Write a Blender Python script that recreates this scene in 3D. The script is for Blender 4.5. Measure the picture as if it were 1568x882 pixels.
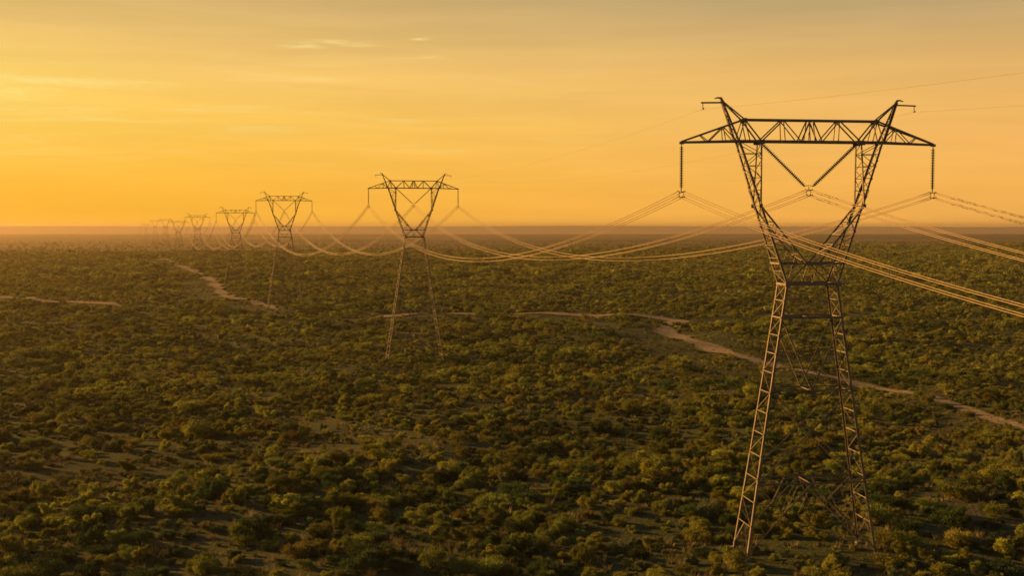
import bpy, math, random
import numpy as np
R = math.radians
S = bpy.context.scene
for o in list(bpy.data.objects): bpy.data.objects.remove(o)

# ------------------------------------------------------------------ camera
FPX = 1800.0                    # focal length in pixels of the 1568 px wide photograph
HOR = 346.5                     # image row of the horizon
CZ = 33.5                       # camera height above the plain (m)
PITCH = math.atan((441 - HOR) / FPX)
cd = bpy.data.cameras.new('camera'); cam = bpy.data.objects.new('camera', cd)
S.collection.objects.link(cam); S.camera = cam
cd.sensor_width = 36; cd.lens = 36 * FPX / 1568
cd.clip_start = .5; cd.clip_end = 60000
cam.location = (0, 0, CZ); cam.rotation_euler = (R(90) - PITCH, 0, 0)

# ------------------------------------------------------------------ light
SUN_AZ = R(-66); SUN_EL = R(13)  # azimuth from +Y, negative = to the left of the view
sd = bpy.data.lights.new('sun', 'SUN'); sun = bpy.data.objects.new('sun', sd)
S.collection.objects.link(sun)
sd.energy = 5.0; sd.angle = R(.6); sd.color = (1, .49, .11)
sun.rotation_euler = (R(90) - SUN_EL, 0, -SUN_AZ + math.pi)   # refined below through a direction
from mathutils import Vector, Matrix
sdir = Vector((math.sin(SUN_AZ) * math.cos(SUN_EL), math.cos(SUN_AZ) * math.cos(SUN_EL), math.sin(SUN_EL)))
sun.rotation_euler = (-sdir).to_track_quat('-Z', 'Y').to_euler()
sun.location = (-100, 60, 120)

S.view_settings.view_transform = 'Standard'; S.view_settings.look = 'None'
S.view_settings.gamma = 1; S.view_settings.exposure = 1.12
S.view_settings.use_curve_mapping = False
S.render.engine = 'CYCLES'
cy = S.cycles
cy.use_denoising = True
try: cy.denoiser = 'OPENIMAGEDENOISE'
except Exception: pass
cy.max_bounces = 5; cy.diffuse_bounces = 2; cy.glossy_bounces = 2
cy.transmission_bounces = 2; cy.volume_bounces = 1; cy.transparent_max_bounces = 8
cy.use_adaptive_sampling = False; cy.filter_width = 1.6
cy.caustics_reflective = False; cy.caustics_refractive = False

# ------------------------------------------------------------------ node helpers
def lin(c):
    return tuple(((x / 255) / 12.92 if x / 255 <= .04045 else ((x / 255 + .055) / 1.055) ** 2.4) for x in c) + (1,)
class NT:
    def __init__(s, t): s.t = t; s.n = t.nodes; s.l = t.links; s.n.clear()
    def node(s, k, **kw):
        n = s.n.new(k)
        for a, b in kw.items(): setattr(n, a, b)
        return n
    def put(s, sock, v):
        if isinstance(v, bpy.types.NodeSocket): s.l.new(v, sock)
        elif v is not None: sock.default_value = v
    def math(s, op, a, b=None, c=None, clamp=False):
        n = s.node('ShaderNodeMath', operation=op, use_clamp=clamp)
        for i, v in enumerate((a, b, c)): s.put(n.inputs[i], v)
        return n.outputs[0]
    def ramp(s, f, stops, interp='LINEAR'):
        n = s.node('ShaderNodeValToRGB'); s.put(n.inputs[0], f)
        cr = n.color_ramp; cr.interpolation = interp
        while len(cr.elements) < len(stops): cr.elements.new(.5)
        for e, (p, c) in zip(cr.elements, stops):
            e.position = p; e.color = c if len(c) == 4 else tuple(c) + (1,)
        return n.outputs[0]
    def mix(s, f, a, b, mode='MIX'):
        n = s.node('ShaderNodeMix', data_type='RGBA', blend_type=mode)
        s.put(n.inputs[0], f); s.put(n.inputs[6], a); s.put(n.inputs[7], b)
        return n.outputs[2]
    def noise(s, vec, scale, detail=4, rough=.55, out=0):
        n = s.node('ShaderNodeTexNoise')
        s.put(n.inputs['Vector'], vec); n.inputs['Scale'].default_value = scale
        n.inputs['Detail'].default_value = detail; n.inputs['Roughness'].default_value = rough
        return n.outputs[out]
    def maprange(s, v, a, b, c=0, d=1, smooth=True):
        n = s.node('ShaderNodeMapRange')
        if smooth: n.interpolation_type = 'SMOOTHSTEP'
        for i, x in enumerate((v, a, b, c, d)): s.put(n.inputs[i], x)
        return n.outputs[0]

# ------------------------------------------------------------------ world
W = bpy.data.worlds.new('World'); S.world = W; W.use_nodes = True
w = NT(W.node_tree)
gen = w.node('ShaderNodeTexCoord').outputs['Generated']
sep = w.node('ShaderNodeSeparateXYZ'); w.put(sep.inputs[0], gen)
X, Y, Z = sep.outputs
az = w.math('MULTIPLY', w.math('ARCTAN2', X, Y), 180 / math.pi)     # degrees, 0 = straight ahead
el = w.math('MULTIPLY', w.math('ARCSINE', Z), 180 / math.pi)
# elevation ramps (0..24 degrees), one for the sun side and one for the far side
ef = w.math('DIVIDE', el, 24, clamp=True)
left = w.ramp(ef, [(0, lin((255, 183, 52))), (.06, lin((255, 186, 56))), (.2, lin((254, 201, 84))), (.30, lin((250, 202, 108))),
                   (.38, lin((232, 190, 112))), (.46, lin((214, 178, 112))), (.6, lin((150, 136, 108))), (1, lin((92, 94, 92)))])
right = w.ramp(ef, [(0, lin((252, 180, 84))), (.08, lin((247, 180, 86))), (.2, lin((243, 184, 100))), (.30, lin((232, 182, 106))),
                    (.38, lin((206, 170, 112))), (.46, lin((178, 156, 114))), (.6, lin((138, 128, 106))), (1, lin((86, 90, 92)))])
sky = w.mix(w.maprange(az, -26, 26), left, right)
# the side away from the sun is dimmer and cooler
sky = w.mix(w.maprange(w.math('ABSOLUTE', w.math('ADD', az, 30)), 60, 170, 0, .72), sky, (.12, .12, .13, 1))
# glow round the sun side
def blob(a0, e0, sa, se):
    da = w.math('DIVIDE', w.math('SUBTRACT', az, a0), sa); de = w.math('DIVIDE', w.math('SUBTRACT', el, e0), se)
    d2 = w.math('ADD', w.math('MULTIPLY', da, da), w.math('MULTIPLY', de, de))
    return w.math('POWER', 2.718, w.math('MULTIPLY', d2, -1))
comb = w.node('ShaderNodeCombineXYZ'); w.put(comb.inputs[0], w.math('MULTIPLY', az, .09)); w.put(comb.inputs[1], w.math('MULTIPLY', el, 1.15))
warp = w.noise(comb.outputs[0], .6, 3, .5)
comb2 = w.node('ShaderNodeCombineXYZ'); w.put(comb2.inputs[0], w.math('MULTIPLY', az, .12))
w.put(comb2.inputs[1], w.math('ADD', w.math('MULTIPLY', el, 1.6), w.math('MULTIPLY', warp, 2.0)))
streak = w.noise(comb2.outputs[0], 1.0, 5, .58)
st = w.maprange(streak, .48, .78)
glow = blob(-26, 6.0, 8, 2.2)
cl = w.math('MULTIPLY', st, w.math('ADD', w.math('MULTIPLY', glow, 1.7), w.math('MULTIPLY', blob(-10, 5.5, 18, 3.0), .42)))
comb3 = w.node('ShaderNodeCombineXYZ'); w.put(comb3.inputs[0], w.math('MULTIPLY', az, .9)); w.put(comb3.inputs[1], w.math('MULTIPLY', el, 7))
fine = w.maprange(w.noise(comb3.outputs[0], 1, 4, .6), .40, .66)
for a0, e0, sa, se, k in ((-10.1, 8.50, .9, .10, 1.3), (-8.8, 8.74, 1.5, .10, 1.1), (-7.4, 8.60, .9, .07, 1.1), (-4.4, 8.95, .5, .08, 1.1), (-3.9, 8.1, .6, .09, .8), (-9.4, 7.0, 1.7, .17, .40), (1.4, 6.85, 1.6, .12, .22),
                          (-24.2, 6.2, 2.6, .55, 1.2), (-19, 6.6, 3.0, .22, .55), (-22, 5.2, 3.4, .22, .6), (-21, 7.4, 3.5, .25, .3), (-12, 4.7, 5, .3, .18), (-20, 4.0, 3, .12, .2)):
    cl = w.math('ADD', cl, w.math('MULTIPLY', w.math('MULTIPLY', blob(a0, e0, sa, se), k), w.math('ADD', w.math('MULTIPLY', fine, .8), .2)))
sky = w.mix(w.math('MULTIPLY', cl, .72, clamp=True), sky, lin((255, 226, 142)))
sky = w.mix(w.math('MULTIPLY', glow, .60), sky, lin((255, 216, 104)))
mott = w.maprange(w.noise(comb2.outputs[0], .55, 4, .55), .3, .7, .96, 1.04)
hs = w.node('ShaderNodeVectorMath', operation='SCALE'); w.put(hs.inputs[0], sky); w.put(hs.inputs['Scale'], w.math('MULTIPLY', mott, 4.6))
nis = w.node('ShaderNodeTexSky', sky_type='NISHITA'); nis.sun_disc = False
nis.sun_elevation = SUN_EL; nis.sun_rotation = SUN_AZ; nis.altitude = 300; nis.dust_density = 4
nt_ = w.mix(1, nis.outputs[0], (.36, .36, .34, 1), 'MULTIPLY')
full = w.mix(w.maprange(el, 12, 40), hs.outputs[0], nt_)
bg = w.node('ShaderNodeBackground'); w.put(bg.inputs[0], full); bg.inputs[1].default_value = .1
w.l.new(bg.outputs[0], w.node('ShaderNodeOutputWorld').inputs[0])
W.cycles.sampling_method = 'MANUAL'; W.cycles.sample_map_resolution = 1024

# ------------------------------------------------------------------ materials
def mat(name, fn):
    m = bpy.data.materials.new(name); m.use_nodes = True; fn(NT(m.node_tree)); return m
def pbsdf(n, col, rough=.8, metal=0, spec=.3, normal=None):
    b = n.node('ShaderNodeBsdfPrincipled'); n.put(b.inputs['Base Color'], col); n.put(b.inputs['Roughness'], rough)
    n.put(b.inputs['Metallic'], metal); n.put(b.inputs['Specular IOR Level'], spec)
    if normal is not None: n.put(b.inputs['Normal'], normal)
    return b
def out(n, sh): n.l.new(sh, n.node('ShaderNodeOutputMaterial').inputs[0])
def m_steel(a, b):
    def f(n):
        oc = n.node('ShaderNodeTexCoord').outputs['Object']
        c = n.ramp(n.noise(oc, .9, 5), [(.3, a), (.7, b)])
        out(n, pbsdf(n, c, .55, .25, .4).outputs[0])
    return f
STEEL = mat('galvanised_steel', m_steel((.105, .088, .070), (.20, .165, .130)))
def f_(n):
    oc = n.node('ShaderNodeTexCoord').outputs['Object']
    c = n.ramp(n.noise(oc, 3, 3), [(.3, (.17, .125, .072)), (.7, (.24, .175, .10))]); out(n, pbsdf(n, c, .5, .25, .5).outputs[0])
ALU = mat('aluminium_conductor', f_)
def f_(n):
    oc = n.node('ShaderNodeTexCoord').outputs['Object']
    c = n.ramp(n.noise(oc, 4, 2), [(.3, (.018, .035, .026)), (.7, (.03, .055, .042))]); out(n, pbsdf(n, c, .3, 0, .5).outputs[0])
GLAZE = mat('green_glass_insulator', f_)
def f_(n):
    oc = n.node('ShaderNodeTexCoord').outputs['Object']
    c = n.ramp(n.noise(oc, 2, 5), [(.3, (.13, .12, .105)), (.7, (.22, .205, .18))]); out(n, pbsdf(n, c, .9, 0, .2).outputs[0])
CONC = mat('weathered_concrete', f_)

def foliage(name, base, tip):
    def f(n):
        rnd = n.node('ShaderNodeObjectInfo').outputs['Random']
        pos = n.node('ShaderNodeNewGeometry').outputs['Position']
        at = n.node('ShaderNodeAttribute'); at.attribute_name = 'tone'
        c = n.mix(at.outputs['Fac'], base + (1,), tip + (1,))
        big = n.noise(pos, .018, 3)
        c = n.mix(n.maprange(big, .42, .62, 0, .35), c, (.085, .085, .024, 1))
        hsv = n.node('ShaderNodeHueSaturation'); n.put(hsv.inputs['Color'], c)
        hsv.inputs['Saturation'].default_value = .93; n.put(hsv.inputs['Value'], n.maprange(rnd, 0, 1, .78, 1.62, False)); n.put(hsv.inputs['Hue'], n.maprange(rnd, 0, 1, .485, .515, False))
        col = hsv.outputs[0]
        b = pbsdf(n, col, .85, 0, .12)
        tr = n.node('ShaderNodeBsdfTranslucent'); n.put(tr.inputs[0], col)
        m = n.node('ShaderNodeMixShader'); m.inputs[0].default_value = .22
        n.l.new(b.outputs[0], m.inputs[1]); n.l.new(tr.outputs[0], m.inputs[2]); out(n, m.outputs[0])
    return mat(name, f)
KINDS = [('olive green', foliage('olive_foliage', (.070, .100, .017), (.235, .245, .033))),
         ('yellowish green', foliage('yellow_green_foliage', (.110, .130, .018), (.360, .335, .036))),
         ('dark green', foliage('dark_foliage', (.028, .054, .018), (.065, .105, .028))),
         ('rusty brown', foliage('rusty_foliage', (.115, .100, .020), (.270, .220, .034))),
         ('grey green', foliage('grey_green_foliage', (.068, .088, .042), (.17, .19, .08)))]
def f_(n):
    oc = n.node('ShaderNodeTexCoord').outputs['Object']
    out(n, pbsdf(n, n.ramp(n.noise(oc, 5, 3), [(.3, (.06, .042, .026)), (.7, (.12, .09, .06))]), .9).outputs[0])
BARK = mat('twig_bark', f_)
def f_(n):
    pos = n.node('ShaderNodeNewGeometry').outputs['Position']
    b1 = n.noise(pos, .03, 6, .6); b2 = n.noise(pos, .35, 6, .65); b3 = n.noise(pos, 3.0, 4, .6)
    soil = n.ramp(b3, [(.3, (.060, .052, .028)), (.7, (.125, .102, .058))])
    grass = n.ramp(b3, [(.3, (.028, .036, .012)), (.7, (.070, .078, .024))])
    c = n.mix(n.maprange(n.math('ADD', n.math('MULTIPLY', b1, .6), n.math('MULTIPLY', b2, .5)),   .54, .74), grass, soil)
    # the far plain: fine scrub that is only texture from here
    sp = n.node('ShaderNodeSeparateXYZ'); n.put(sp.inputs[0], pos)
    vo = n.node('ShaderNodeMapping'); n.put(vo.inputs[0], pos); vo.inputs['Scale'].default_value = (.6, 1, 1)
    vo2 = n.node('ShaderNodeMapping'); n.put(vo2.inputs[0], pos); vo2.inputs['Scale'].default_value = (.35, 1, 1)
    scr = n.math('ADD', n.math('MULTIPLY', n.noise(vo.outputs[0], .012, 8, .7), .45), n.math('MULTIPLY', n.noise(vo2.outputs[0], .0016, 6, .6), .55))
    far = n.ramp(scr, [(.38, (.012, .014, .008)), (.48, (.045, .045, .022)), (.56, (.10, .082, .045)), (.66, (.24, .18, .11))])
    far = n.mix(n.maprange(n.math('ADD', sp.outputs[1], n.math('MULTIPLY', scr, 900)), 6900, 7400), far, (.33, .27, .20, 1))  # paler tan ridge ground, the horizon's haze band put into its colour
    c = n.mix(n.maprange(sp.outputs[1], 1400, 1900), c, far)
    bm = n.node('ShaderNodeBump'); bm.inputs['Strength'].default_value = .6; bm.inputs['Distance'].default_value = .25
    n.put(bm.inputs['Height'], b3)
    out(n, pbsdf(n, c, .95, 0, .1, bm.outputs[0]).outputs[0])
GROUND = mat('scrub_soil', f_)
def f_(n):
    pos = n.node('ShaderNodeNewGeometry').outputs['Position']
    c = n.ramp(n.noise(pos, .5, 6, .6), [(.3, (.13, .095, .058)), (.55, (.22, .165, .105)), (.75, (.30, .225, .15))])
    out(n, pbsdf(n, c, .95, 0, .1).outputs[0])
SAND = mat('pale_sand', f_)

def f_(n):
    pos = n.node('ShaderNodeNewGeometry').outputs['Position']
    at_ = n.node('ShaderNodeAttribute'); at_.attribute_name = 'tone'
    b3 = n.noise(pos, .9, 6, .65)
    sand = n.ramp(b3, [(.3, (.10, .080, .048)), (.5, (.19, .150, .095)), (.7, (.31, .245, .165))])
    verge = n.ramp(b3, [(.3, (.05, .045, .02)), (.7, (.13, .105, .05))])
    c = n.mix(n.maprange(n.math('ADD', at_.outputs['Fac'], n.math('SUBTRACT', b3, .5)), .1, .6), verge, sand)
    out(n, pbsdf(n, c, .95, 0, .1).outputs[0])
TRACK = mat('sandy_track', f_)

# ------------------------------------------------------------------ object helpers
def link(o, parent=None, mats=None):
    S.collection.objects.link(o)
    if parent is not None: o.parent = parent
    return o
def tag(o, label=None, cat=None, group=None, kind=None):
    for k, v in (('label', label), ('category', cat), ('group', group), ('kind', kind)):
        if v: o[k] = v
    return o
class MB:
    def __init__(s): s.v = []; s.f = []; s.smooth = False
    def add(s, v, f):
        k = len(s.v); s.v += [tuple(map(float, p)) for p in v]; s.f += [tuple(i + k for i in q) for q in f]
    def angle(s, p, q, a, t=None, ref=(0, 0, 1), flange=None):
        """steel angle (L section) of leg a from p to q"""
        p = Vector(p); q = Vector(q); d = (q - p)
        if d.length < 1e-4: return
        d.normalize(); r = Vector(ref)
        if abs(d.dot(r)) > .93: r = Vector((1, 0, 0)) if abs(d.x) < .8 else Vector((0, 1, 0))
        u = d.cross(r).normalized(); w_ = u.cross(d).normalized(); t = t or max(.018, a * .14); h = a * .4
        if flange:                                      # corner outwards, one flange along each given direction
            u = Vector(flange[0]); u = (u - d * u.dot(d)).normalized(); w_ = Vector(flange[1]); w_ = (w_ - d * w_.dot(d)).normalized(); h = 0
        pr = [(-h, -h), (a - h, -h), (a - h, t - h), (t - h, t - h), (t - h, a - h), (-h, a - h)]
        vs = [e + u * x + w_ * y for e in (p, q) for x, y in pr]
        n = 6
        s.add(vs, [(i, (i + 1) % n, n + (i + 1) % n, n + i) for i in range(n)] + [(5, 4, 3, 0), (3, 2, 1, 0), (6, 9, 10, 11), (6, 7, 8, 9)])
    def tube(s, pts, r, n=6, caps=True):
        pts = [Vector(p) for p in pts]; vs = []
        for i, p in enumerate(pts):
            d = (pts[min(i + 1, len(pts) - 1)] - pts[max(i - 1, 0)]).normalized()
            a = Vector((0, 0, 1)) if abs(d.z) < .9 else Vector((1, 0, 0))
            u = d.cross(a).normalized(); w_ = u.cross(d); rr = r[i] if isinstance(r, (list, tuple)) else r
            vs += [p + (u * math.cos(2 * math.pi * k / n) + w_ * math.sin(2 * math.pi * k / n)) * rr for k in range(n)]
        fs = [(i * n + k, i * n + (k + 1) % n, (i + 1) * n + (k + 1) % n, (i + 1) * n + k) for i in range(len(pts) - 1) for k in range(n)]
        if caps: fs += [tuple(range(n))[::-1], tuple((len(pts) - 1) * n + k for k in range(n))]
        s.add(vs, fs)
    def box(s, c, sz):
        x, y, z = c; a, b, d = (k / 2 for k in sz)
        vs = [(x + i * a, y + j * b, z + k * d) for k in (-1, 1) for j in (-1, 1) for i in (-1, 1)]
        s.add(vs, [(0, 2, 3, 1), (4, 5, 7, 6), (0, 1, 5, 4), (2, 6, 7, 3), (0, 4, 6, 2), (1, 3, 7, 5)])
    def mesh(s, name, m):
        me = bpy.data.meshes.new(name); me.from_pydata(s.v, [], s.f); me.materials.append(m)
        if s.smooth: me.polygons.foreach_set('use_smooth', [True] * len(me.polygons))
        me.update(); return me
    def build(s, name, m, parent=None):
        return link(bpy.data.objects.new(name, s.mesh(name, m)), parent)

# ------------------------------------------------------------------ terrain
def sstep(t): t = np.clip(t, 0, 1); return t * t * (3 - 2 * t)
def ground(x, y):
    """height of the ground (camera at CZ)"""
    x = np.asarray(x, float); y = np.asarray(y, float)
    g = -27.7 - 5.3 * sstep((y - 95) / 200.) - .6 * sstep((y - 400) / 900.)
    edge = 1500 + 560 * sstep((x - 20) / 700.) + 90 * np.sin(x / 210 + 1) + 40 * np.sin(x / 67)
    g = g - 8.6 * sstep((y - edge) / 330.) - 1.2 * sstep((y - 2200) / 3500.)
    g = g + .62 * np.sin(x / 9.7 + y / 23.) * np.sin(y / 14.1 - x / 31.) + .30 * np.sin(x / 5.9 - y / 8.3 + 2)
    far = sstep((y - 400) / 900.)
    g = g + far * (.5 * np.sin(x / 71 + y / 97) + .45 * np.sin(y / 61 - x / 160 + 1))
    # low flat ridge on the horizon
    top = 41.5 + 2.5 * np.sin(x / 900 + .6) + 1.3 * np.sin(x / 330) + 3 * np.sin(x / 2600 + 2)
    g = g + top * sstep((y - 7300 - 250 * np.sin(x / 700)) / 900.)
    return g + CZ
def at(px, py, n=5):
    """photo pixel -> point of the ground"""
    z = 33.0
    for _ in range(12):
        yy = FPX * z / (py - HOR); xx = (px - 784) / FPX * yy; z = CZ - float(ground(xx, yy))
    return xx, yy
ys = [-260.0]
while ys[-1] < 10500: ys.append(ys[-1] + (4.5 if ys[-1] < 420 else max(4.5, ys[-1] * .0115)))
ys = np.array(ys); nc = 300
u = np.linspace(-1, 1, nc); u = np.sign(u) * np.abs(u) ** 1.25
wid = 320 + np.clip(ys, 0, None) * .72
GX = u[None, :] * wid[:, None]; GY = np.repeat(ys[:, None], nc, 1); GZ = ground(GX, GY)
verts = np.stack([GX, GY, GZ], -1).reshape(-1, 3)
i = np.arange(len(ys) - 1)[:, None] * nc + np.arange(nc - 1)[None, :]
faces = np.stack([i, i + 1, i + nc + 1, i + nc], -1).reshape(-1, 4)
def np_mesh(name, v, f, m, smooth=True, attr=None):
    me = bpy.data.meshes.new(name); k = f.shape[1]
    me.vertices.add(len(v)); me.vertices.foreach_set('co', v.astype(np.float32).ravel())
    me.loops.add(f.size); me.loops.foreach_set('vertex_index', f.astype(np.int32).ravel())
    me.polygons.add(len(f)); me.polygons.foreach_set('loop_start', np.arange(0, f.size, k, dtype=np.int32))
    me.polygons.foreach_set('loop_total', np.full(len(f), k, np.int32))
    me.polygons.foreach_set('use_smooth', np.full(len(f), smooth))
    if attr is not None:
        a = me.attributes.new('tone', 'FLOAT', 'POINT'); a.data.foreach_set('value', attr.astype(np.float32))
    me.materials.append(m); me.update(calc_edges=True); me.validate(); return me
g_ = link(bpy.data.objects.new('ground', np_mesh('ground', verts, faces, GROUND))); tag(g_, 'scrub covered plain stretching to the low horizon', None, None, 'structure')

# sandy tracks
rng = np.random.default_rng(7)
PATHS = [
    ([(1760, 715), (1640, 681), (1568, 657), (1500, 633), (1430, 612), (1370, 600), (1312, 588), (1240, 573), (1180, 560), (1110, 541), (1062, 523), (1022, 509), (1018, 500), (1046, 492), (1000, 486), (950, 483), (880, 483), (800, 481), (720, 482), (650, 481), (600, 485), (560, 489), (520, 491)], (.8, .0165)),
    ([(425, 475), (408, 468), (392, 461), (352, 456), (336, 444), (328, 432), (318, 425), (300, 418), (280, 408), (262, 402), (248, 396)], (2.6, .0065)),
    ([(-60, 457), (0, 457), (60, 458), (130, 464), (170, 468), (230, 471)], (2.6, .008))]
path_pts = []
for pl, wdt in PATHS:
    P = np.array([at(*p) for p in pl]); L = np.r_[0, np.cumsum(np.hypot(*np.diff(P, axis=0).T))]
    t = np.arange(0, L[-1], 2.5); Q = np.stack([np.interp(t, L, P[:, 0]), np.interp(t, L, P[:, 1])], -1)
    for _ in range(5): Q[1:-1] = (Q[:-2] + 2 * Q[1:-1] + Q[2:]) / 4
    wdt = wdt[0] + wdt[1] * Q[:, 1]; path_pts.append((Q, wdt)); T = np.gradient(Q, axis=0); T /= np.linalg.norm(T, axis=1)[:, None]; N = np.stack([-T[:, 1], T[:, 0]], -1)
    fd = np.clip(np.minimum(t, t[-1] - t) / 25, .12, 1) * (1 + .28 * np.sin(t / 11 + 1) * np.sin(t / 4.3)) * np.where(Q[:, 1] < 260, .8, 1); wdt = wdt * fd; wl = wdt / 2 * (1 + .25 * np.sin(t / 7) + .2 * np.sin(t / 3.1 + 1)); wr = wdt / 2 * (1 + .25 * np.sin(t / 6 + 2) + .2 * np.sin(t / 2.7))
    rows = [Q + N * wl[:, None], Q + N * wl[:, None] * .3, Q - N * wr[:, None] * .3, Q - N * wr[:, None]]
    v = np.concatenate([np.c_[r, ground(r[:, 0], r[:, 1]) + .10 + r[:, 1] * .0004] for r in rows]); n_ = len(Q); a = np.arange(n_ - 1)
    f = np.concatenate([np.stack([k * n_ + a, (k + 1) * n_ + a, (k + 1) * n_ + a + 1, k * n_ + a + 1], -1) for k in range(3)])
    o = link(bpy.data.objects.new('path', np_mesh('path', v, f, TRACK, True, np.concatenate([np.zeros(n_), np.ones(n_), np.ones(n_), np.zeros(n_)])))); tag(o, 'pale sandy track winding through the scrub', None, None, 'structure')
# pale dry pans on the far plain
for (x0, x1, py, dp) in ((1318, 1412, 375.2, 1.3), (66, 104, 386.0, 1.6), (1350, 1385, 372.6, .6)):
    a0 = np.linspace(0, 2 * math.pi, 48, endpoint=False); xc = (x0 + x1) / 2; rx = (x1 - x0) / 2
    pts = [at(xc + rx * math.cos(b) * (1 + .12 * math.sin(3 * b)), py + dp * math.sin(b) * (1 + .3 * math.sin(2 * b + 1))) for b in a0]
    c0 = at(xc, py); v = np.array([c0] + pts); zz = ground(v[:, 0], v[:, 1]).max() + .5
    f = np.array([(0, 1 + k, 1 + (k + 1) % 48) for k in range(48)])
    o = link(bpy.data.objects.new('sand_flat', np_mesh('sand_flat', np.c_[v, np.full(len(v), zz)], f, SAND))); tag(o, 'pale dry pan on the far plain', None, None, 'structure')

# ------------------------------------------------------------------ pylons
HX = 11.0                                              # half width of the crossarm
PROF = [(-100, 2.25 + .144 * 87.8, 5.0), (-36.2, 5.70, 1.8), (-12.2, 2.25, 1.12), (-5.4, 4.47, .95), (.15, 6.27, .53), (3.77, 7.63, .05)]
def outer(v):
    """outer chord: half width and half depth at height v relative to the crossarm"""
    zs = [p[0] for p in PROF]
    if v < -12.2:
        return 2.25 + .144 * (-12.2 - v), 1.12 + .0012 * (-12.2 - v) ** 2
    return float(np.interp(v, zs, [p[1] for p in PROF])), float(np.interp(v, zs, [p[2] for p in PROF]))
MAIN, SEC, THIN = .185, .13, .055
def P_(s, f, v, x=None, d=None):
    ox, od = outer(v)
    return (s * (ox if x is None else x), f * (od if d is None else d), v)
def zig(mb, A, B, n, a=THIN, rungs=True, e=None, ends=True):
    """ladder + zigzag between two chords A(t), B(t)"""
    ts = [k / n for k in range(n + 1)]
    for k, t in enumerate(ts):
        if rungs and (ends or 0 < k < n): mb.angle(A(t), B(t), a)
        if k < n:
            if k % 2 == 0: mb.angle(A(t), B(ts[k + 1]), a)
            else: mb.angle(B(t), A(ts[k + 1]), a)
def lerp(p, q): return lambda t: tuple(a + (b - a) * t for a, b in zip(p, q))

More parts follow.
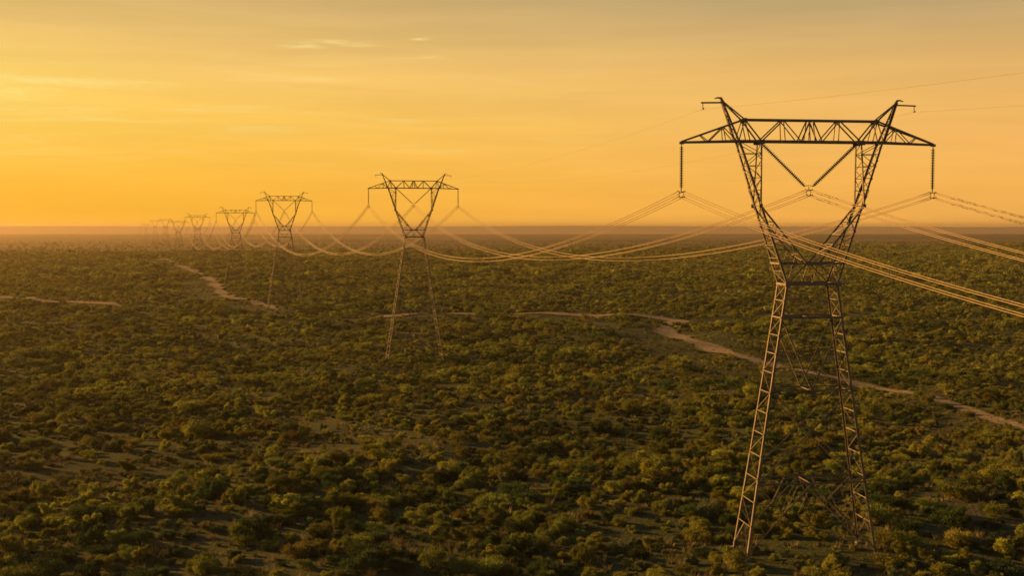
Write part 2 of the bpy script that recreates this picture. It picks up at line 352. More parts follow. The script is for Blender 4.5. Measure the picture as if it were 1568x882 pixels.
def upper_parts():
    """everything above the waist; heights relative to the crossarm's lower chord"""
    L = []
    m = MB()                                            # waist frame
    for v, a in ((-12.2, .26), (-10.4, .16)):
        for f in (-1, 1):
            m.angle(P_(-1, f, v), P_(1, f, v), a, a * .5)
    for s in (-1, 1):
        for v in (-12.2, -10.4): m.angle(P_(s, -1, v), P_(s, 1, v), .17)
        for f in (-1, 1): m.angle((s * .5, f * outer(-10.4)[1], -10.4), P_(s, f, -12.2), .12); m.angle((s * .5, f * outer(-10.4)[1], -10.4), (-s * .1, f * outer(-12.2)[1], -12.2), .07)
        m.angle((s * .5, -outer(-10.4)[1], -10.4), (s * .5, outer(-10.4)[1], -10.4), .12)
        for f in (-1, 1): m.box((s * 2.22, f * 1.34, -12.2), (.4, .03, .38))
    for f in (-1, 1): m.box((0, f * 1.28, -10.4), (1.5, .03, .3))
    m.angle(P_(-1, -1, -12.2), P_(1, 1, -12.2), .09); m.angle(P_(1, -1, -12.2), P_(-1, 1, -12.2), .09)
    L.append(('waist_frame', m.mesh('waist_frame', STEEL), (0, 0, 0), []))
    for s in (-1, 1):                                   # fork arms
        m = MB(); kx, kd = outer(-5.4); ax, ad = outer(.15)
        for f in (-1, 1):
            m.angle(P_(s, f, -12.2), P_(s, f, .15), MAIN * .95, .035, flange=((-s, 0, 0), (0, -f, 0)))
            m.angle((s * 4.32, f * .53, .15), (s * kx, f * kd, -5.4), MAIN * .8)
            m.angle((s * kx, f * kd, -5.4), (s * .5, f * outer(-10.4)[1], -10.4), MAIN * .85)
            # outer chord to inner chord, per face
            zig(m, lerp(P_(s, f, .15), P_(s, f, -5.1)), lerp((s * 4.32, f * .53, .15), (s * kx, f * kd, -5.1)), 5, THIN)
            A = lerp(P_(s, f, -5.6), P_(s, f, -10.4)); B = lerp((s * (kx - .15), f * kd, -5.6), (s * .5, f * outer(-10.4)[1], -10.4))
            zig(m, A, B, 4, THIN)
            m.angle(P_(s, f, -12.2), lerp((s * kx, f * kd, -5.4), (s * .5, f * 1.2, -10.4))(.78), THIN)
            m.box((s * kx, f * (kd + .03), -5.4), (.3, .03, .34))
        zig(m, lerp(P_(s, -1, .1), P_(s, -1, -5.4)), lerp(P_(s, 1, .1), P_(s, 1, -5.4)), 7, THIN, False)
        zig(m, lerp((s * 4.32, -.53, .1), (s * kx, -kd, -5.4)), lerp((s * 4.32, .53, .1), (s * kx, kd, -5.4)), 7, THIN, False)
        zig(m, lerp(P_(s, -1, -5.4), P_(s, -1, -12.2)), lerp(P_(s, 1, -5.4), P_(s, 1, -12.2)), 6, THIN)
        d2 = outer(-10.4)[1]
        zig(m, lerp((s * kx, -kd, -5.4), (s * .5, -d2, -10.4)), lerp((s * kx, kd, -5.4), (s * .5, d2, -10.4)), 6, THIN)
        L.append(('fork_arm', m.mesh('fork_arm', STEEL), (0, 0, 0), []))
    m = MB()                                            # bridge truss between the forks
    tz, td, bd = 2.0, .42, .53
    def bz(x): return .22 - .02 * abs(x) / 6 
    for f in (-1, 1):
        m.angle((-6.27, f * bd, .15), (6.27, f * bd, .15), .21); m.angle((-5.74, f * td, tz), (5.74, f * td, tz), .17)
        for s in (-1, 1):
            for a, b in (((5.74, 1), (4.3, 0)), ((4.3, 0), (2.43, 1)), ((2.43, 1), (.9, 0)), ((.9, 0), (.12, 1)), ((2.43, 1), (2.3, 0)), ((.12, 1), (.3, 0)), ((5.74, 1), (6.27, 0)), ((5.74, 1), (5.3, 0))):
                q = [(s * x, f * (td if k else bd), tz if k else .15) for x, k in (a, b)]
                m.angle(q[0], q[1], .10)
    for x in (-4.3, -2.3, -.9, .9, 2.3, 4.3): m.angle((x, -bd, .12), (x, bd, .12), THIN)
    for x in (-5.74, -2.43, 0, 2.43, 5.74): m.angle((x, -td, tz), (x, td, tz), THIN)
    xs = (-4.3, -2.3, -.9, .9, 2.3, 4.3)
    for k in range(5): m.angle((xs[k], -bd, .12), (xs[k + 1], bd, .12), .06)
    for s in (-1, 1):
        for f in (-1, 1): m.box((s * 4.35, f * (bd + .02), .1), (.6, .03, .4)); m.box((s * 5.74, f * (td + .02), tz), (.4, .03, .3))
    L.append(('bridge_truss', m.mesh('bridge_truss', STEEL), (0, 0, 0), []))
    for s in (-1, 1):                                   # crossarm ends
        m = MB(); tip = (s * HX, 0, 0)
        def top(x): t = (x - 5.74) / (HX - 5.74); return (lambda f: (s * x, f * (td * (1 - t) + .05 * t), tz * (1 - t) + .06 * t))
        def bot(x): t = (x - 6.27) / (HX - 6.27); return (lambda f: (s * x, f * (bd * (1 - t) + .05 * t), .15 * (1 - t)))
        for f in (-1, 1):
            m.angle(bot(6.27)(f), bot(HX)(f), .19); m.angle(top(5.74)(f), top(HX)(f), .16)
            m.angle(top(7.5)(f), bot(7.35)(f), .085); m.angle(top(7.5)(f), bot(8.75)(f), .085); m.angle(bot(8.75)(f), top(9.4)(f), .07); m.angle(top(7.5)(f), bot(6.4)(f), .085)
        for x in (7.35, 8.75, 9.8): m.angle(bot(x)(-1), bot(x)(1), THIN)
        for x in (7.5,): m.angle(top(x)(-1), top(x)(1), THIN)
        m.angle(bot(7.35)(-1), bot(8.75)(1), .06); m.angle(bot(6.3)(1), bot(7.35)(-1), .06)
        m.box((s * (HX - .05), 0, -.02), (.4, .16, .22))
        L.append(('crossarm', m.mesh('crossarm', STEEL), (0, 0, 0), []))
    for s in (-1, 1):                                   # earth wire peaks
        m = MB()
        for f in (-1, 1):
            m.angle(P_(s, f, .15), P_(s, f, 3.7), .17)
            m.angle((s * 5.74, f * td, tz), (s * 7.55, f * .06, 3.6), .11)
            m.angle((s * 4.32, f * bd, .15), (s * 5.74, f * td, tz), .11)
        zig(m, lerp(P_(s, -1, .9), P_(s, -1, 3.4)), lerp(P_(s, 1, .9), P_(s, 1, 3.4)), 4, .06)
        m.tube([(s * 7.45, 0, 3.5), (s * 7.66, 0, 3.86), (s * 7.95, 0, 3.88), (s * 8.2, 0, 3.80)], [.12, .11, .07, .04])
        br = MB(); br.angle((s * 7.55, 0, 3.46), (s * 9.35, 0, 3.42), .13); br.tube([(s * 9.18, 0, 3.4), (s * 9.18, 0, 2.98)], .035); br.box((s * 9.18, 0, 2.92), (.12, .34, .14))
        L.append(('earth_wire_peak', m.mesh('earth_wire_peak', STEEL), (0, 0, 0), [('earth_wire_bracket', br.mesh('earth_wire_bracket', STEEL))]))
    def string(p, q, n):
        p = Vector(p); q = Vector(q); d = (q - p); l = d.length; d.normalize(); mb = MB()
        pts = [p]; rs = [.035]; a0 = .32
        for k in range(n):
            c = a0 + (l - a0 - .28) * k / (n - 1)
            for dz, r in ((-.06, .05), (-.04, .075), (-.012, .165), (.012, .17), (.03, .06)):
                pts.append(p + d * (c + dz)); rs.append(r)
        pts.append(q); rs.append(.035); mb.tube(pts, rs, 10)
        return mb.mesh('insulator_string', GLAZE)
    def yoke(x, z0, v=False):
        mb = MB()
        if v:
            mb.tube([(x - .5, 0, z0 + .30), (x - .35, 0, z0 + .36), (x + .35, 0, z0 + .36), (x + .5, 0, z0 + .30)], .03)
        mb.tube([(x, 0, z0 + .25), (x, 0, z0 - .05)], .04)
        for dz in (0, -.46):
            hw = .34 if dz == 0 else .30
            mb.tube([(x - hw, 0, z0 + dz + .05), (x - hw * .5, 0, z0 + dz - .04), (x + hw * .5, 0, z0 + dz - .04), (x + hw, 0, z0 + dz + .05)], .04)
        for s in (-1, 1):
            mb.tube([(x + s * .12, 0, z0), (x + s * .2, 0, z0 - .23), (x + s * .12, 0, z0 - .46)], .028)
            for dz in (-.02, -.48): mb.box((x + s * .24, 0, z0 + dz), (.09, .42, .10))
        return mb.mesh('conductor_yoke', STEEL)
    for s in (-1, 1):
        L.append(('insulator_string', string((s * (HX - .05), 0, -.1), (s * (HX - .05), 0, -4.05), 24), (0, 0, 0), [('conductor_yoke', yoke(s * (HX - .05), -4.17))]))
    for s in (-1, 1):
        L.append(('insulator_string', string((s * 4.15, 0, .02), (s * .32, 0, -3.72), 29), (0, 0, 0), []))
    L.append(('conductor_yoke', yoke(0, -3.98, True), (0, 0, 0), []))
    return L
UP = upper_parts()

def lower_parts(H, k_=0):
    L = []; vb = -H
    foots = []
    for s in (-1, 1):
        for f in (-1, 1):
            m = MB(); lv_ = [-12.2, -19, -26, -32, -38, -44, -50, -60]; lv_ = [q for q in lv_ if q > vb + 2] + [vb + .15]
            for a, b in zip(lv_[:-1], lv_[1:]): m.angle(P_(s, f, a), P_(s, f, b), MAIN * (1.15 if k_ else 1), .035, flange=((1 if k_ else -s, 0, 0), (0, -f, 0)))
            b = MB(); x, d = outer(vb + .3)
            b.tube([(s * x, f * d, vb - .8), (s * x, f * d, vb + .10), (s * x, f * d, vb + .17)], [.34, .32, .27], 12)
            b.box((s * x, f * d, vb + .19), (.38, .38, .04))
            L.append(('leg', m.mesh('leg', STEEL), (0, 0, 0), [('footing', b.mesh('footing', CONC))]))
    # levels of the big panels
    lv = [-12.2, -15.1]
    rest = H - 15.1
    n = 3 if rest < 24 else 4
    wts = [6.4, 8.2, 6.5] if n == 3 else [6.2, 7.4, 8.2, 6.5]
    k = rest / sum(wts)
    for w_ in wts: lv.append(lv[-1] - w_ * k)
    for f in (-1, 1):                                   # wide faces
        m = MB()
        def lp(s, v): return P_(s, f, v)
        def c(v): return (0, f * outer(v)[1], v)
        def mid(a, b, t=.5): return tuple(x + (y - x) * t for x, y in zip(a, b))
        m.angle(lp(-1, -13.6), lp(1, -13.6), .06)
        for s in (-1, 1): m.angle(lp(s, -12.2), c(-15.1), .05)
        m.angle(lp(-1, -15.1), lp(1, -15.1), .18)
        for i in range(1, len(lv) - 1):
            a, b = lv[i], lv[i + 1]; last = i == len(lv) - 2
            if i == 1:                                  # V panel
                m.angle(lp(-1, b), lp(1, b), .10)
                for s in (-1, 1):
                    m.angle(lp(s, a), c(b), .12)
                    q = mid(lp(s, a), c(b)); m.angle(q, lp(s, q[2]), .06); m.angle(q, lp(s, b + (a - b) * .25), .06); m.angle(mid(lp(s, a), c(b), .75), lp(s, b), .06)
                m.angle(lp(-1, b + 1.7 * k), lp(1, b + 1.7 * k), .05)
            elif not last:                              # X panel
                m.angle(lp(1, a), lp(-1, b), .12); m.angle(lp(-1, a), lp(1, b), .10)
                m.angle(lp(-1, b), lp(1, b), .13)
                for s in (-1, 1):
                    for t in (.28, .72):
                        q = mid(lp(s, a), lp(-s, b), t); e = -1 if (t > .5) else 1
                        m.angle(q, lp(s * e, q[2]), .06)
            else:                                       # inverted V with redundants down to the feet
                for s in (-1, 1):
                    ft = lp(s, vb + .4); m.angle(c(a), ft, .12)
                    q = mid(c(a), ft, .42); q2 = mid(c(a), ft, .72)
                    m.angle(q, lp(s, a), .085); m.angle(q, lp(s, q[2]), .07); m.angle(q2, lp(s, q[2]), .07); m.angle(q2, lp(s, q2[2]), .06)
                    m.angle(q, (s * 1.2, f * outer(q[2])[1], a), .07); m.angle(c(a), (q[0] * .5, q[1], q[2]), .055)
        L.append(('face_lattice', m.mesh('face_lattice', STEEL), (0, 0, 0), []))
    for s in (-1, 1):                                   # narrow faces
        m = MB(); v = -12.2; i = 0
        m.angle(P_(s, -1, v - .03), P_(s, 1, v - .03), .2, .05)
        while v > vb + 3.0:
            st = 1.42 + .06 * i; nv = v - st
            a, b = (-1, 1) if i % 2 == 0 else (1, -1)
            m.angle(P_(s, a, v), P_(s, b, nv), .048)
            if i == 0 or i == 1: m.angle(P_(s, b, v), P_(s, a, nv), .06)
            m.angle(P_(s, -1, nv), P_(s, 1, nv), .12 if i in (1,) else .09); v = nv; i += 1
        for e in (-1, 1): m.angle((s * outer(v)[0], 0, v), P_(s, e, vb + .5), .08)
        L.append(('end_lattice', m.mesh('end_lattice', STEEL), (0, 0, 0), []))
    for v in lv[1:-1]:                                  # level ties through the body
        m = MB()
        for x in (0,): m.angle((x, -outer(v)[1], v - .03), (x, outer(v)[1], v - .03), .09)
        m.angle(P_(-1, -1, v), (0, outer(v)[1], v), .06); m.angle(P_(1, -1, v), (0, outer(v)[1], v), .06)
        L.append(('level_bracing', m.mesh('level_bracing', STEEL), (0, 0, 0), []))
    return L

ORD = ['nearest', 'second nearest', 'third nearest', 'fourth nearest', 'fifth nearest', 'sixth nearest', 'seventh nearest', 'eighth nearest', 'ninth nearest', 'farthest']
LAB = ['tall steel lattice pylon standing nearest, green glass strings under its wide crossarm',
       'steel lattice pylon second from the nearest, left of centre with orange wires sagging behind it',
       'steel lattice pylon third along the line, standing past the pale sand patch',
       'small lattice pylon fourth along the line, on the open scrub plain',
       'fading lattice pylon fifth along the line, just past the winding sand track',
       'hazy lattice pylon sixth along the line, close beside the seventh',
       'hazy lattice pylon seventh along the line, behind the sixth',
       'faint lattice pylon eighth along the line, nearly lost in orange haze',
       'very faint pylon ninth along the line, barely clearing the horizon',
       'faintest pylon at the far end of the line, below the horizon haze']
#        centre px, arm width px, arm row, yaw
TW = [(1237, 385, 221, 8.0), (633.8, 137.5, 289.3, 14), (436, 86, 307.8, 17), (361.5, 59, 326.5, 18), (303, 39, 333, 18),
      (274, 32.7, 340.5, 18), (254, 22, 337.5, 18), (238, 16.7, 339, 18), (224.5, 12, 344, 18), (215, 8.8, 347.5, 18)]
towers = []; VSC = .955
for k, (px, s, row, yaw) in enumerate(TW):
    tx = (px - 784) / FPX; z = FPX * 22 * (math.cos(R(yaw)) - tx * math.sin(R(yaw))) / s; x = tx * z; arm = CZ + (HOR - row) / FPX * z
    gz = float(ground(x, z)); H = (arm - gz) / VSC
    # pitch of the camera makes depth along the axis differ a little from ground distance
    e = link(bpy.data.objects.new('pylon', None)); e.location = (x, z, gz); e.rotation_euler = (0, 0, R(yaw)); e.scale = (1, 1, VSC); e.empty_display_size = 3
    tag(e, LAB[k], 'pylon', 'pylons of the power line')
    lowk = lower_parts(H, k)
    for name, me, _, subs in UP + lowk:
        p = link(bpy.data.objects.new(name, me), e); p.location = (0, 0, H)
        for sn, sm in subs: link(bpy.data.objects.new(sn, sm), p)
    towers.append((Vector((x, z, arm)), R(yaw), H))
    print('pylon', k, round(x, 1), round(z, 1), 'ground', round(gz, 2), 'H', round(H, 1))

# ------------------------------------------------------------------ conductors
def attach(k, x, v):
    p, yaw, _ = towers[k]
    return p + Vector((x * math.cos(yaw), x * math.sin(yaw), v * VSC))
def t0(k0, x, v):                                       # the pylon behind the camera, outside the picture
    p = attach(0, x, v); return p + Vector((48.5, -187, 0))
SPAN = ['between the camera side and the nearest pylon', 'between the nearest and second pylons', 'between the second and third pylons', 'between the third and fourth pylons',
        'between the fourth and fifth pylons', 'between the fifth and sixth pylons', 'between the sixth and seventh pylons']
PH = [(-(HX - .05), -4.40, 'on the left tips'), (0, -4.22, 'on the V strings'), (HX - .05, -4.40, 'on the right tips')]
def sagline(a, b, s, n): return [a.lerp(b, t) - Vector((0, 0, 4 * s * t * (1 - t))) for t in (i / n for i in range(n + 1))]
for sp in range(7):
    a_i, b_i = sp - 1, sp
    for x, v, lab in PH:
        A = t0(0, x, v) if sp == 0 else attach(a_i, x, v); B = attach(b_i, x, v)
        if sp == 0: A, B = attach(0, x, v), t0(0, x, v)
        sag = (9.8, 8.8, 14.3, 14.6, 20, 12, 16)[sp]
        e = link(bpy.data.objects.new('conductor_bundle', None)); e.location = A
        tag(e, 'sunlit wire bundle %s %s' % (lab, SPAN[sp]), 'power line', 'conductor bundles of the power line')
        d = (B - A); d.z = 0; d.normalize(); nrm = Vector((-d.y, d.x, 0)); n = 180 if sp == 0 else 64 if sp < 3 else 36
        r = .024 if sp == 0 else .027 if sp == 1 else .040
        for i in (-1, 1):
            for j in (-1, 1):
                off = nrm * .24 * i + Vector((0, 0, .23 * j)); m = MB(); m.smooth = True
                m.tube([p + off - A for p in sagline(A, B, sag, n)], r, 10 if sp < 2 else 6); m.build('conductor', ALU, e)
        if sp < 4:
            for t in ((.16, .42, .70) if sp < 2 else (.5,)):
                c = A.lerp(B, t) - Vector((0, 0, 4 * sag * t * (1 - t))) - A; m = MB()
                q = [c + nrm * .24 * i + Vector((0, 0, .23 * j)) for i, j in ((-1, -1), (1, -1), (1, 1), (-1, 1))]
                for u_ in range(4): m.tube([q[u_], q[(u_ + 1) % 4]], .018, 6); m.tube([q[u_] - d * .08, q[u_] + d * .08], .045, 6)
                m.build('spacer', STEEL, e)
    for x, lab in ((-9.18, 'left'), (9.18, 'right')):
        A = attach(a_i, x, 2.88) if sp else attach(0, x, 2.88); B = attach(b_i, x, 2.88) if sp else t0(0, x, 2.88)
        m = MB(); m.smooth = True; m.tube([p - A for p in sagline(A, B, 3.0 * (1 if sp < 4 else 1.6), 48)], .0085 if sp == 0 else .006, 5)
        o = m.build('earth_wire', ALU); o.location = A
        tag(o, 'thin earth wire along the %s pylon peaks %s' % (lab, SPAN[sp]), 'wire', 'earth wires of the power line')

# ------------------------------------------------------------------ shrubs
def leaf_cloud(seed, n, size, wx, hz, lobes, spray=.45):
    """leaf sprays spread through the volume of several uneven lobes; returns verts, tris, tone"""
    r = np.random.default_rng(seed)
    lc = []
    for k in range(lobes):
        a = r.uniform(0, 2 * math.pi); q = wx * .78 * math.sqrt(r.uniform(0, 1)); s = r.uniform(.20, .40) * wx
        lc.append((q * math.cos(a), q * math.sin(a), hz * r.uniform(.25, .80), s, hz * r.uniform(.16, .34), r.uniform(-.2, .25)))
    lc = np.array(lc); wl = lc[:, 3] ** 1.6; idx = r.choice(lobes, n, p=wl / wl.sum()); c = lc[idx]
    d = r.normal(size=(n, 3)); d[:, 2] += .25; d /= np.linalg.norm(d, axis=1)[:, None]
    rad = r.uniform(.25, 1.0, n) ** .45 * (1 + .14 * r.normal(size=n))
    bump = 1 + .22 * np.sin(d[:, 0] * 7 + idx) * np.sin(d[:, 1] * 6 + 2 * idx + seed)
    p = c[:, :3] + d * rad[:, None] * bump[:, None] * np.stack([c[:, 3], c[:, 3], c[:, 4]], -1)
    p[:, 2] = np.abs(p[:, 2] - .05) + .05
    # sprays point outwards and up
    g = d * .8 + np.array([0, 0, .55]) + r.normal(size=(n, 3)) * .55; g /= np.linalg.norm(g, axis=1)[:, None]
    side = np.cross(g, r.normal(size=(n, 3))); side /= np.linalg.norm(side, axis=1)[:, None]
    ln = size * r.uniform(.6, 1.5, n); wd = size * spray * r.uniform(.6, 1.3, n)
    nrm = np.cross(g, side); spk = r.uniform(size=n) < .16; ln = np.where(spk, ln * 2.3, ln); wd = np.where(spk, wd * .3, wd)
    v0 = p - g * ln[:, None] * .4; v1 = p + side * wd[:, None] * .6 + nrm * wd[:, None] * .25; v2 = p + g * ln[:, None] * .75; v3 = p - side * wd[:, None] * .6 + nrm * wd[:, None] * .25
    V = np.stack([v0, v1, v2, v3], 1).reshape(-1, 3); b = np.arange(n) * 4
    F = np.concatenate([np.stack([b, b + 1, b + 2], -1), np.stack([b, b + 2, b + 3], -1)])
    tone = np.clip(.45 + 1.4 * c[:, 5] + .25 * r.normal(size=n), 0, 1)
    return V, F, np.repeat(tone, 4)
def twigs(seed, wx, hz):
    r = random.Random(seed); m = MB()
    for k in range(9):
        a = r.uniform(0, 6.28); q = wx * r.uniform(.25, .85); h = hz * r.uniform(.5, 1.02)
        b = (.15 * math.cos(a), .15 * math.sin(a), -.1); e = (q * math.cos(a), q * math.sin(a), h)
        md = (e[0] * .4 + r.uniform(-.1, .1), e[1] * .4 + r.uniform(-.1, .1), h * .55)
        m.tube([b, md, e], [.05, .035, .012], 4)
        for _ in range(2):
            a2 = a + r.uniform(-.9, .9); e2 = (md[0] + q * .45 * math.cos(a2), md[1] + q * .45 * math.sin(a2), md[2] + h * r.uniform(.2, .45))
            m.tube([md, e2], [.025, .008], 4)
    return m.mesh('stems', BARK)
SHAPES = [(1.85, 1.6, 13), (1.35, 2.1, 9), (2.4, 1.5, 17), (1.1, 1.1, 7), (2.0, 2.2, 15), (1.6, 1.2, 11)]  # half width, height, lobes
NEAR = []; MID = []; FAR = []
for si, (wx, hz, lb) in enumerate(SHAPES):
    tw = twigs(si + 40, wx, hz); near = leaf_cloud(si, 2600, .19 + .02 * wx, wx, hz, lb, .4); mid = leaf_cloud(si, 620, .32, wx, hz, lb, .5); far = leaf_cloud(si, 170, .50, wx, hz, lb, .6)
    NEAR.append([]); MID.append([]); FAR.append([])
    for ki, (kn, km) in enumerate(KINDS):
        NEAR[-1].append((np_mesh('foliage', near[0], near[1], km, False, near[2]), tw))
        MID[-1].append(np_mesh('shrub_mid', mid[0], mid[1], km, False, mid[2])); FAR[-1].append(np_mesh('shrub_far', far[0], far[1], km, False, far[2]))

def fbm(x, y, seed, base):
    v = 0; r = np.random.default_rng(seed)
    for o in range(4):
        for _ in range(3):
            a = r.uniform(0, 6.28); f = (2 * math.pi / base) * 2 ** o * r.uniform(.7, 1.3)
            v = v + np.sin((x * math.cos(a) + y * math.sin(a)) * f + r.uniform(0, 6.28)) * .6 ** o
    return v / 3.0
rng = np.random.default_rng(11)
pts = []
def scatter(y0, y1, cell, halfw, dens, smin, smax):
    n = int((y1 - y0) / cell) + 1
    for i in range(n):
        y = y0 + i * cell; hw = halfw(y); m = int(2 * hw / cell) + 1
        x = -hw + (np.arange(m) + rng.uniform(-.48, .48, m)) * cell; yy = y + rng.uniform(-.48, .48, m) * cell
        f = fbm(x, yy, 3, 28); keep = rng.uniform(size=m) < np.clip(dens + .22 * f + .16 * fbm(x, yy, 9, 150), .04, 1)
        s = rng.uniform(smin, smax, m) * (1 + .22 * np.clip(fbm(x, yy, 5, 45), -1, 1)) * np.where(rng.uniform(size=m) < .3, .6, 1) * np.where(rng.uniform(size=m) < .05, 1.35, 1)
        pts.append(np.stack([x, yy, s], -1)[keep])
hw = lambda y: 26 + max(y, 0) * .50
scatter(45, 330, 1.72, hw, .60, .27, .76)
scatter(45, 330, 1.7, hw, .50, .12, .28)
scatter(330, 700, 2.6, hw, .58, .38, 1.05)
scatter(700, 1680, 3.9, hw, .70, .7, 1.7)
scatter(1680, 3200, 5.6, hw, .70, 1.0, 2.1)
P = np.concatenate(pts)
lim = 1660 + 600 * sstep((P[:, 0] - 20) / 700.) + 60 * np.sin(P[:, 0] / 90)
P = P[(P[:, 1] < lim) | (rng.uniform(size=len(P)) < .6 * np.exp(-(P[:, 1] - lim) / 420.) * (.5 + .9 * fbm(P[:, 0] * .4, P[:, 1], 77, 160)))]
# keep tracks, clearings and footings free
CLEAR = [(1400, 822, 95, 16), (1515, 800, 40, 14), (1505, 532, 58, 6), (660, 852, 60, 12), (480, 655, 55, 7), (320, 682, 60, 5), (1230, 845, 80, 12), (860, 745, 45, 7), (690, 592, 60, 4), (1060, 527, 45, 5), (930, 495, 60, 3)]
CL = []
for (cx, cyy, rx, ry) in CLEAR:
    c = at(cx, cyy); a = at(cx + rx, cyy); b = at(cx, cyy - ry); CL.append((c[0], c[1], abs(a[0] - c[0]), abs(b[1] - c[1])))
def free(P):
    ok = np.ones(len(P), bool)
    for Q, wd in path_pts:
        lo = Q.min(0) - 8; hi = Q.max(0) + 8; c = np.where((P[:, :2] > lo).all(1) & (P[:, :2] < hi).all(1))[0]
        for j in range(0, len(c), 4000):
            cc = c[j:j + 4000]; D = np.sqrt(((P[cc, None, :2] - Q[None]) ** 2).sum(-1)); k = D.argmin(1); d = D.min(1); hid = (np.sin(Q[k, 0] * .13 + Q[k, 1] * .02) > .93) & (Q[k, 1] > 300); ok[cc[(d < wd[k] * .45 + P[cc, 2] * np.where(Q[k, 1] < 300, .25, .7)) & ~hid]] = False
            low = (d < wd[k] * .5 + 16) & ~hid & (P[cc, 1] > 160) & (rng.uniform(size=len(cc)) < np.where(P[cc, 1] < 300, .62, 1)) & (P[cc, 1] < Q[k, 1] + 2); P[cc[low], 2] *= .42
    for (x, y, rx, ry) in CL:
        e = ((P[:, 0] - x) / rx) ** 2 + ((P[:, 1] - y) / ry) ** 2; ok &= ~((e < 1) & (rng.uniform(size=len(P)) < .80))
    for (p, yaw, H) in towers[:6]:
        dx = P[:, 0] - p.x; dy = P[:, 1] - p.y; lx = dx * math.cos(yaw) + dy * math.sin(yaw); ly = -dx * math.sin(yaw) + dy * math.cos(yaw)
        hx, hd = outer(-H); ok &= ~((np.abs(np.abs(lx) - hx) < 1.5) & (np.abs(np.abs(ly) - hd) < 1.5))
    return ok
P = P[free(P)]
N = len(P)
PZ = ground(P[:, 0], P[:, 1])
shape = rng.integers(0, len(SHAPES), N); patch = fbm(P[:, 0], P[:, 1], 21, 60) + rng.normal(size=N) * .75
kind = np.select([patch < -.65, patch < .25, patch < 1.4, patch < 2.3], [2, 0, 1, 4], 3); kind = np.where(rng.uniform(size=N) < .03, 3, kind)
rot = rng.uniform(0, 2 * math.pi, N); sz = rng.uniform(.85, 1.2, N)
# picture position, to pick the 300 that show largest
cp, sp_ = math.cos(PITCH), math.sin(PITCH); dy = P[:, 1]; dz = PZ + .9 - CZ
dep = dy * cp - dz * sp_; upv = dy * sp_ + dz * cp
ix = 784 + FPX * P[:, 0] / dep; iy = 441 - FPX * upv / dep
inv = (ix > -10) & (ix < 1578) & (iy > 300) & (iy < 892)
hw_ = np.array([s[0] * s[1] for s in SHAPES])[shape] * P[:, 2] ** 2 / dep ** 2
order = np.argsort(-np.where(inv, hw_, -1)); chosen = order[:300]; rest = np.ones(N, bool); rest[chosen] = False

def size_word(i):
    h = SHAPES[shape[i]][1] * P[i, 2] * sz[i]; w2 = SHAPES[shape[i]][0] * P[i, 2]
    return ('tall ' if h > 1.7 else 'low ' if h < 1.1 else 'mid-height ') + ('broad' if w2 > 1.6 else 'narrow' if w2 < 1.2 else 'rounded')
def place_word(i):
    x, y = ix[i], iy[i]
    if 1090 < x < 1370 and y > 790: 
        return 'at the foot of the nearest pylon'
    row = 'on bottom edge' if y > 835 else 'near the bottom' if y > 790 else 'further back' 
    col = ['far left', 'left of centre', 'just left of centre', 'right of centre', 'beside the pylon', 'far right'][min(5, int(max(0, x) / 1568 * 6))]
    return '%s, %s' % (row, col)
base = {}
for i in chosen: base.setdefault('%s %s shrub %s' % (size_word(i), KINDS[kind[i]][0], place_word(i)), []).append(i)
NUM = ['', 'first', 'second', 'third', 'fourth', 'fifth', 'sixth', 'seventh', 'eighth', 'ninth', 'tenth', 'eleventh', 'twelfth', 'thirteenth', 'fourteenth', 'fifteenth', 'sixteenth', 'seventeenth', 'eighteenth', 'nineteenth', 'twentieth']
for b, L in base.items():
    L.sort(key=lambda i: ix[i])
    for q, i in enumerate(L):
        lab = b if len(L) == 1 else b + ', %s from the left' % NUM[min(q + 1, 20)]
        e = link(bpy.data.objects.new('shrub', None)); e.location = (P[i, 0], P[i, 1], PZ[i] - .05)
        e.rotation_euler = (0, 0, rot[i]); e.scale = (P[i, 2], P[i, 2], P[i, 2] * sz[i])
        tag(e, lab, 'shrub', 'shrubs of the near scrub')
        fo, tw = NEAR[shape[i]][kind[i]]
        link(bpy.data.objects.new('foliage', fo), e); link(bpy.data.objects.new('stems', tw), e)
print('shrubs', N, 'farthest single', round(P[chosen, 1].max(), 1))

def cloud(name, idx, protos, label):
    """one object: points that carry a prototype each"""
    col = bpy.data.collections.new(name + '_kinds'); k = 0
    for row in protos:
        for me in row: o = bpy.data.objects.new('%s_%03d' % (name, k), me); col.objects.link(o); k += 1
    me = bpy.data.meshes.new(name); n = len(idx); me.vertices.add(n)
    me.vertices.foreach_set('co', np.c_[P[idx, 0], P[idx, 1], PZ[idx] - .05].astype(np.float32).ravel())
    a = me.attributes.new('pick', 'INT', 'POINT'); a.data.foreach_set('value', (shape[idx] * len(KINDS) + kind[idx]).astype(np.int32))
    a = me.attributes.new('turn', 'FLOAT_VECTOR', 'POINT'); a.data.foreach_set('vector', np.c_[np.zeros(n), np.zeros(n), rot[idx]].astype(np.float32).ravel())
    a = me.attributes.new('size', 'FLOAT_VECTOR', 'POINT'); a.data.foreach_set('vector', np.c_[P[idx, 2], P[idx, 2], P[idx, 2] * sz[idx]].astype(np.float32).ravel())
    o = link(bpy.data.objects.new(name, me)); tag(o, label, None, None, 'stuff'); scatter_nodes(o, col); return o
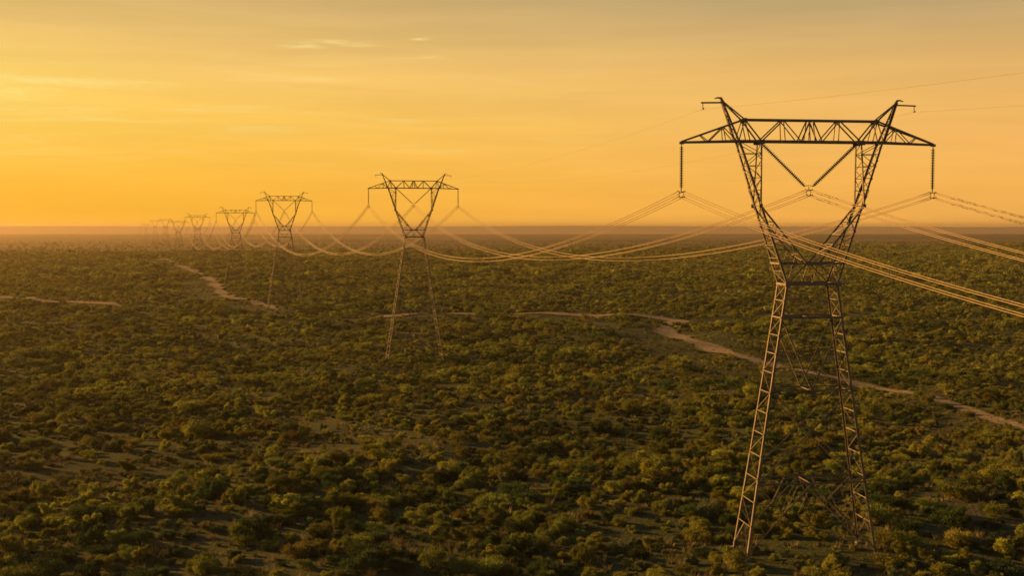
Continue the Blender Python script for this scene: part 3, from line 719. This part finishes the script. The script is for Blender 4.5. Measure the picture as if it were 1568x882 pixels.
def scatter_nodes(o, col):
    ng = bpy.data.node_groups.new(o.name + '_scatter', 'GeometryNodeTree')
    ng.interface.new_socket('Geometry', in_out='INPUT', socket_type='NodeSocketGeometry'); ng.interface.new_socket('Geometry', in_out='OUTPUT', socket_type='NodeSocketGeometry')
    N_ = ng.nodes; gi = N_.new('NodeGroupInput'); go = N_.new('NodeGroupOutput'); ip = N_.new('GeometryNodeInstanceOnPoints')
    ci = N_.new('GeometryNodeCollectionInfo'); ci.inputs[0].default_value = col; ci.inputs[1].default_value = True; ci.inputs[2].default_value = True
    def attr(nm, ty): a = N_.new('GeometryNodeInputNamedAttribute'); a.data_type = ty; a.inputs[0].default_value = nm; return a.outputs[0]
    ng.links.new(gi.outputs[0], ip.inputs['Points']); ng.links.new(ci.outputs[0], ip.inputs['Instance']); ip.inputs['Pick Instance'].default_value = True
    ng.links.new(attr('pick', 'INT'), ip.inputs['Instance Index']); ng.links.new(attr('turn', 'FLOAT_VECTOR'), ip.inputs['Rotation']); ng.links.new(attr('size', 'FLOAT_VECTOR'), ip.inputs['Scale'])
    ng.links.new(ip.outputs[0], go.inputs[0])
    md = o.modifiers.new('scatter', 'NODES'); md.node_group = ng
ri = np.where(rest)[0]
lo_ = P[ri, 1] < 210; mi_ = (P[ri, 1] >= 210) & (P[ri, 1] < 520); fa_ = P[ri, 1] >= 520
cloud('scrub_vegetation', ri[lo_], [[a[0] for a in row] for row in NEAR], 'dense olive and rusty scrub beyond the nearest shrubs')
cloud('scrub_undergrowth', ri[mi_], MID, 'olive scrub filling the middle distance')
cloud('distant_undergrowth', ri[fa_], FAR, 'fine dark scrub running to the edge of the plateau')

# dry grass tufts between the near shrubs
def tuft(seed, n, h):
    r = np.random.default_rng(seed); a = r.uniform(0, 6.28, n); q = r.uniform(0, .28, n); ln = r.uniform(.4, 1, n) * h; t = r.uniform(.1, .6, n)
    b = np.stack([q * np.cos(a), q * np.sin(a), np.zeros(n)], -1); tip = b + np.stack([np.cos(a) * ln * t, np.sin(a) * ln * t, ln], -1); sd_ = np.stack([-np.sin(a), np.cos(a), np.zeros(n)], -1) * .022
    V = np.stack([b - sd_, b + sd_, tip], 1).reshape(-1, 3); return V, np.arange(3 * n).reshape(-1, 3), np.repeat(r.uniform(0, 1, n), 3)
GRS = [foliage('dry_grass', (.13, .10, .045), (.24, .19, .09)), foliage('green_grass', (.06, .06, .02), (.11, .10, .035))]
TF = [[np_mesh('tuft', *tuft(s, 46, .45 + .12 * s)[:2], g, False, tuft(s, 46, .45 + .12 * s)[2]) for g in GRS] for s in range(3)]
n = 15000; yy = 50 + (330 - 50) * rng.uniform(size=n) ** 1.3; xx = rng.uniform(-1, 1, n) * (26 + yy * .5)
m_ = fbm(xx, yy, 33, 15) > -.35; xx, yy = xx[m_], yy[m_]; n = len(xx)
me = bpy.data.meshes.new('grass'); me.vertices.add(n); me.vertices.foreach_set('co', np.c_[xx, yy, ground(xx, yy) - .03].astype(np.float32).ravel())
me.attributes.new('pick', 'INT', 'POINT').data.foreach_set('value', rng.integers(0, 6, n).astype(np.int32))
me.attributes.new('turn', 'FLOAT_VECTOR', 'POINT').data.foreach_set('vector', np.c_[np.zeros((n, 2)), rng.uniform(0, 6.28, n)].astype(np.float32).ravel())
s_ = rng.uniform(.7, 1.5, n); me.attributes.new('size', 'FLOAT_VECTOR', 'POINT').data.foreach_set('vector', np.c_[s_, s_, s_].astype(np.float32).ravel())
col = bpy.data.collections.new('grass_kinds')
for a_, row in enumerate(TF):
    for b_, mm in enumerate(row): col.objects.link(bpy.data.objects.new('tuft_%03d' % (a_ * 2 + b_), mm))
o = link(bpy.data.objects.new('grass', me)); tag(o, 'dry grass tufts between the near shrubs', None, None, 'stuff'); scatter_nodes(o, col)

# ------------------------------------------------------------------ haze
zl = float(GZ.min()) - 1.5; zh = max(float(GZ.max()), max(t[0].z for t in towers) + 4.5) + 3
wx = float(np.abs(GX).max()) + 60
b = MB(); b.box((0, (ys[0] + ys[-1]) / 2, (zl + zh) / 2), (2 * wx, ys[-1] - ys[0] + 120, zh - zl))
def f_(n):
    v = n.node('ShaderNodeVolumePrincipled'); v.inputs['Color'].default_value = (.66, .53, .38, 1)
    v.inputs['Density'].default_value = .000105; v.inputs['Anisotropy'].default_value = .68
    n.l.new(v.outputs[0], n.node('ShaderNodeOutputMaterial').inputs['Volume'])
HAZE = mat('evening_haze', f_); HAZE.cycles.homogeneous_volume = True
o = b.build('haze', HAZE); tag(o, 'warm evening haze over the plain', None, None, 'stuff')
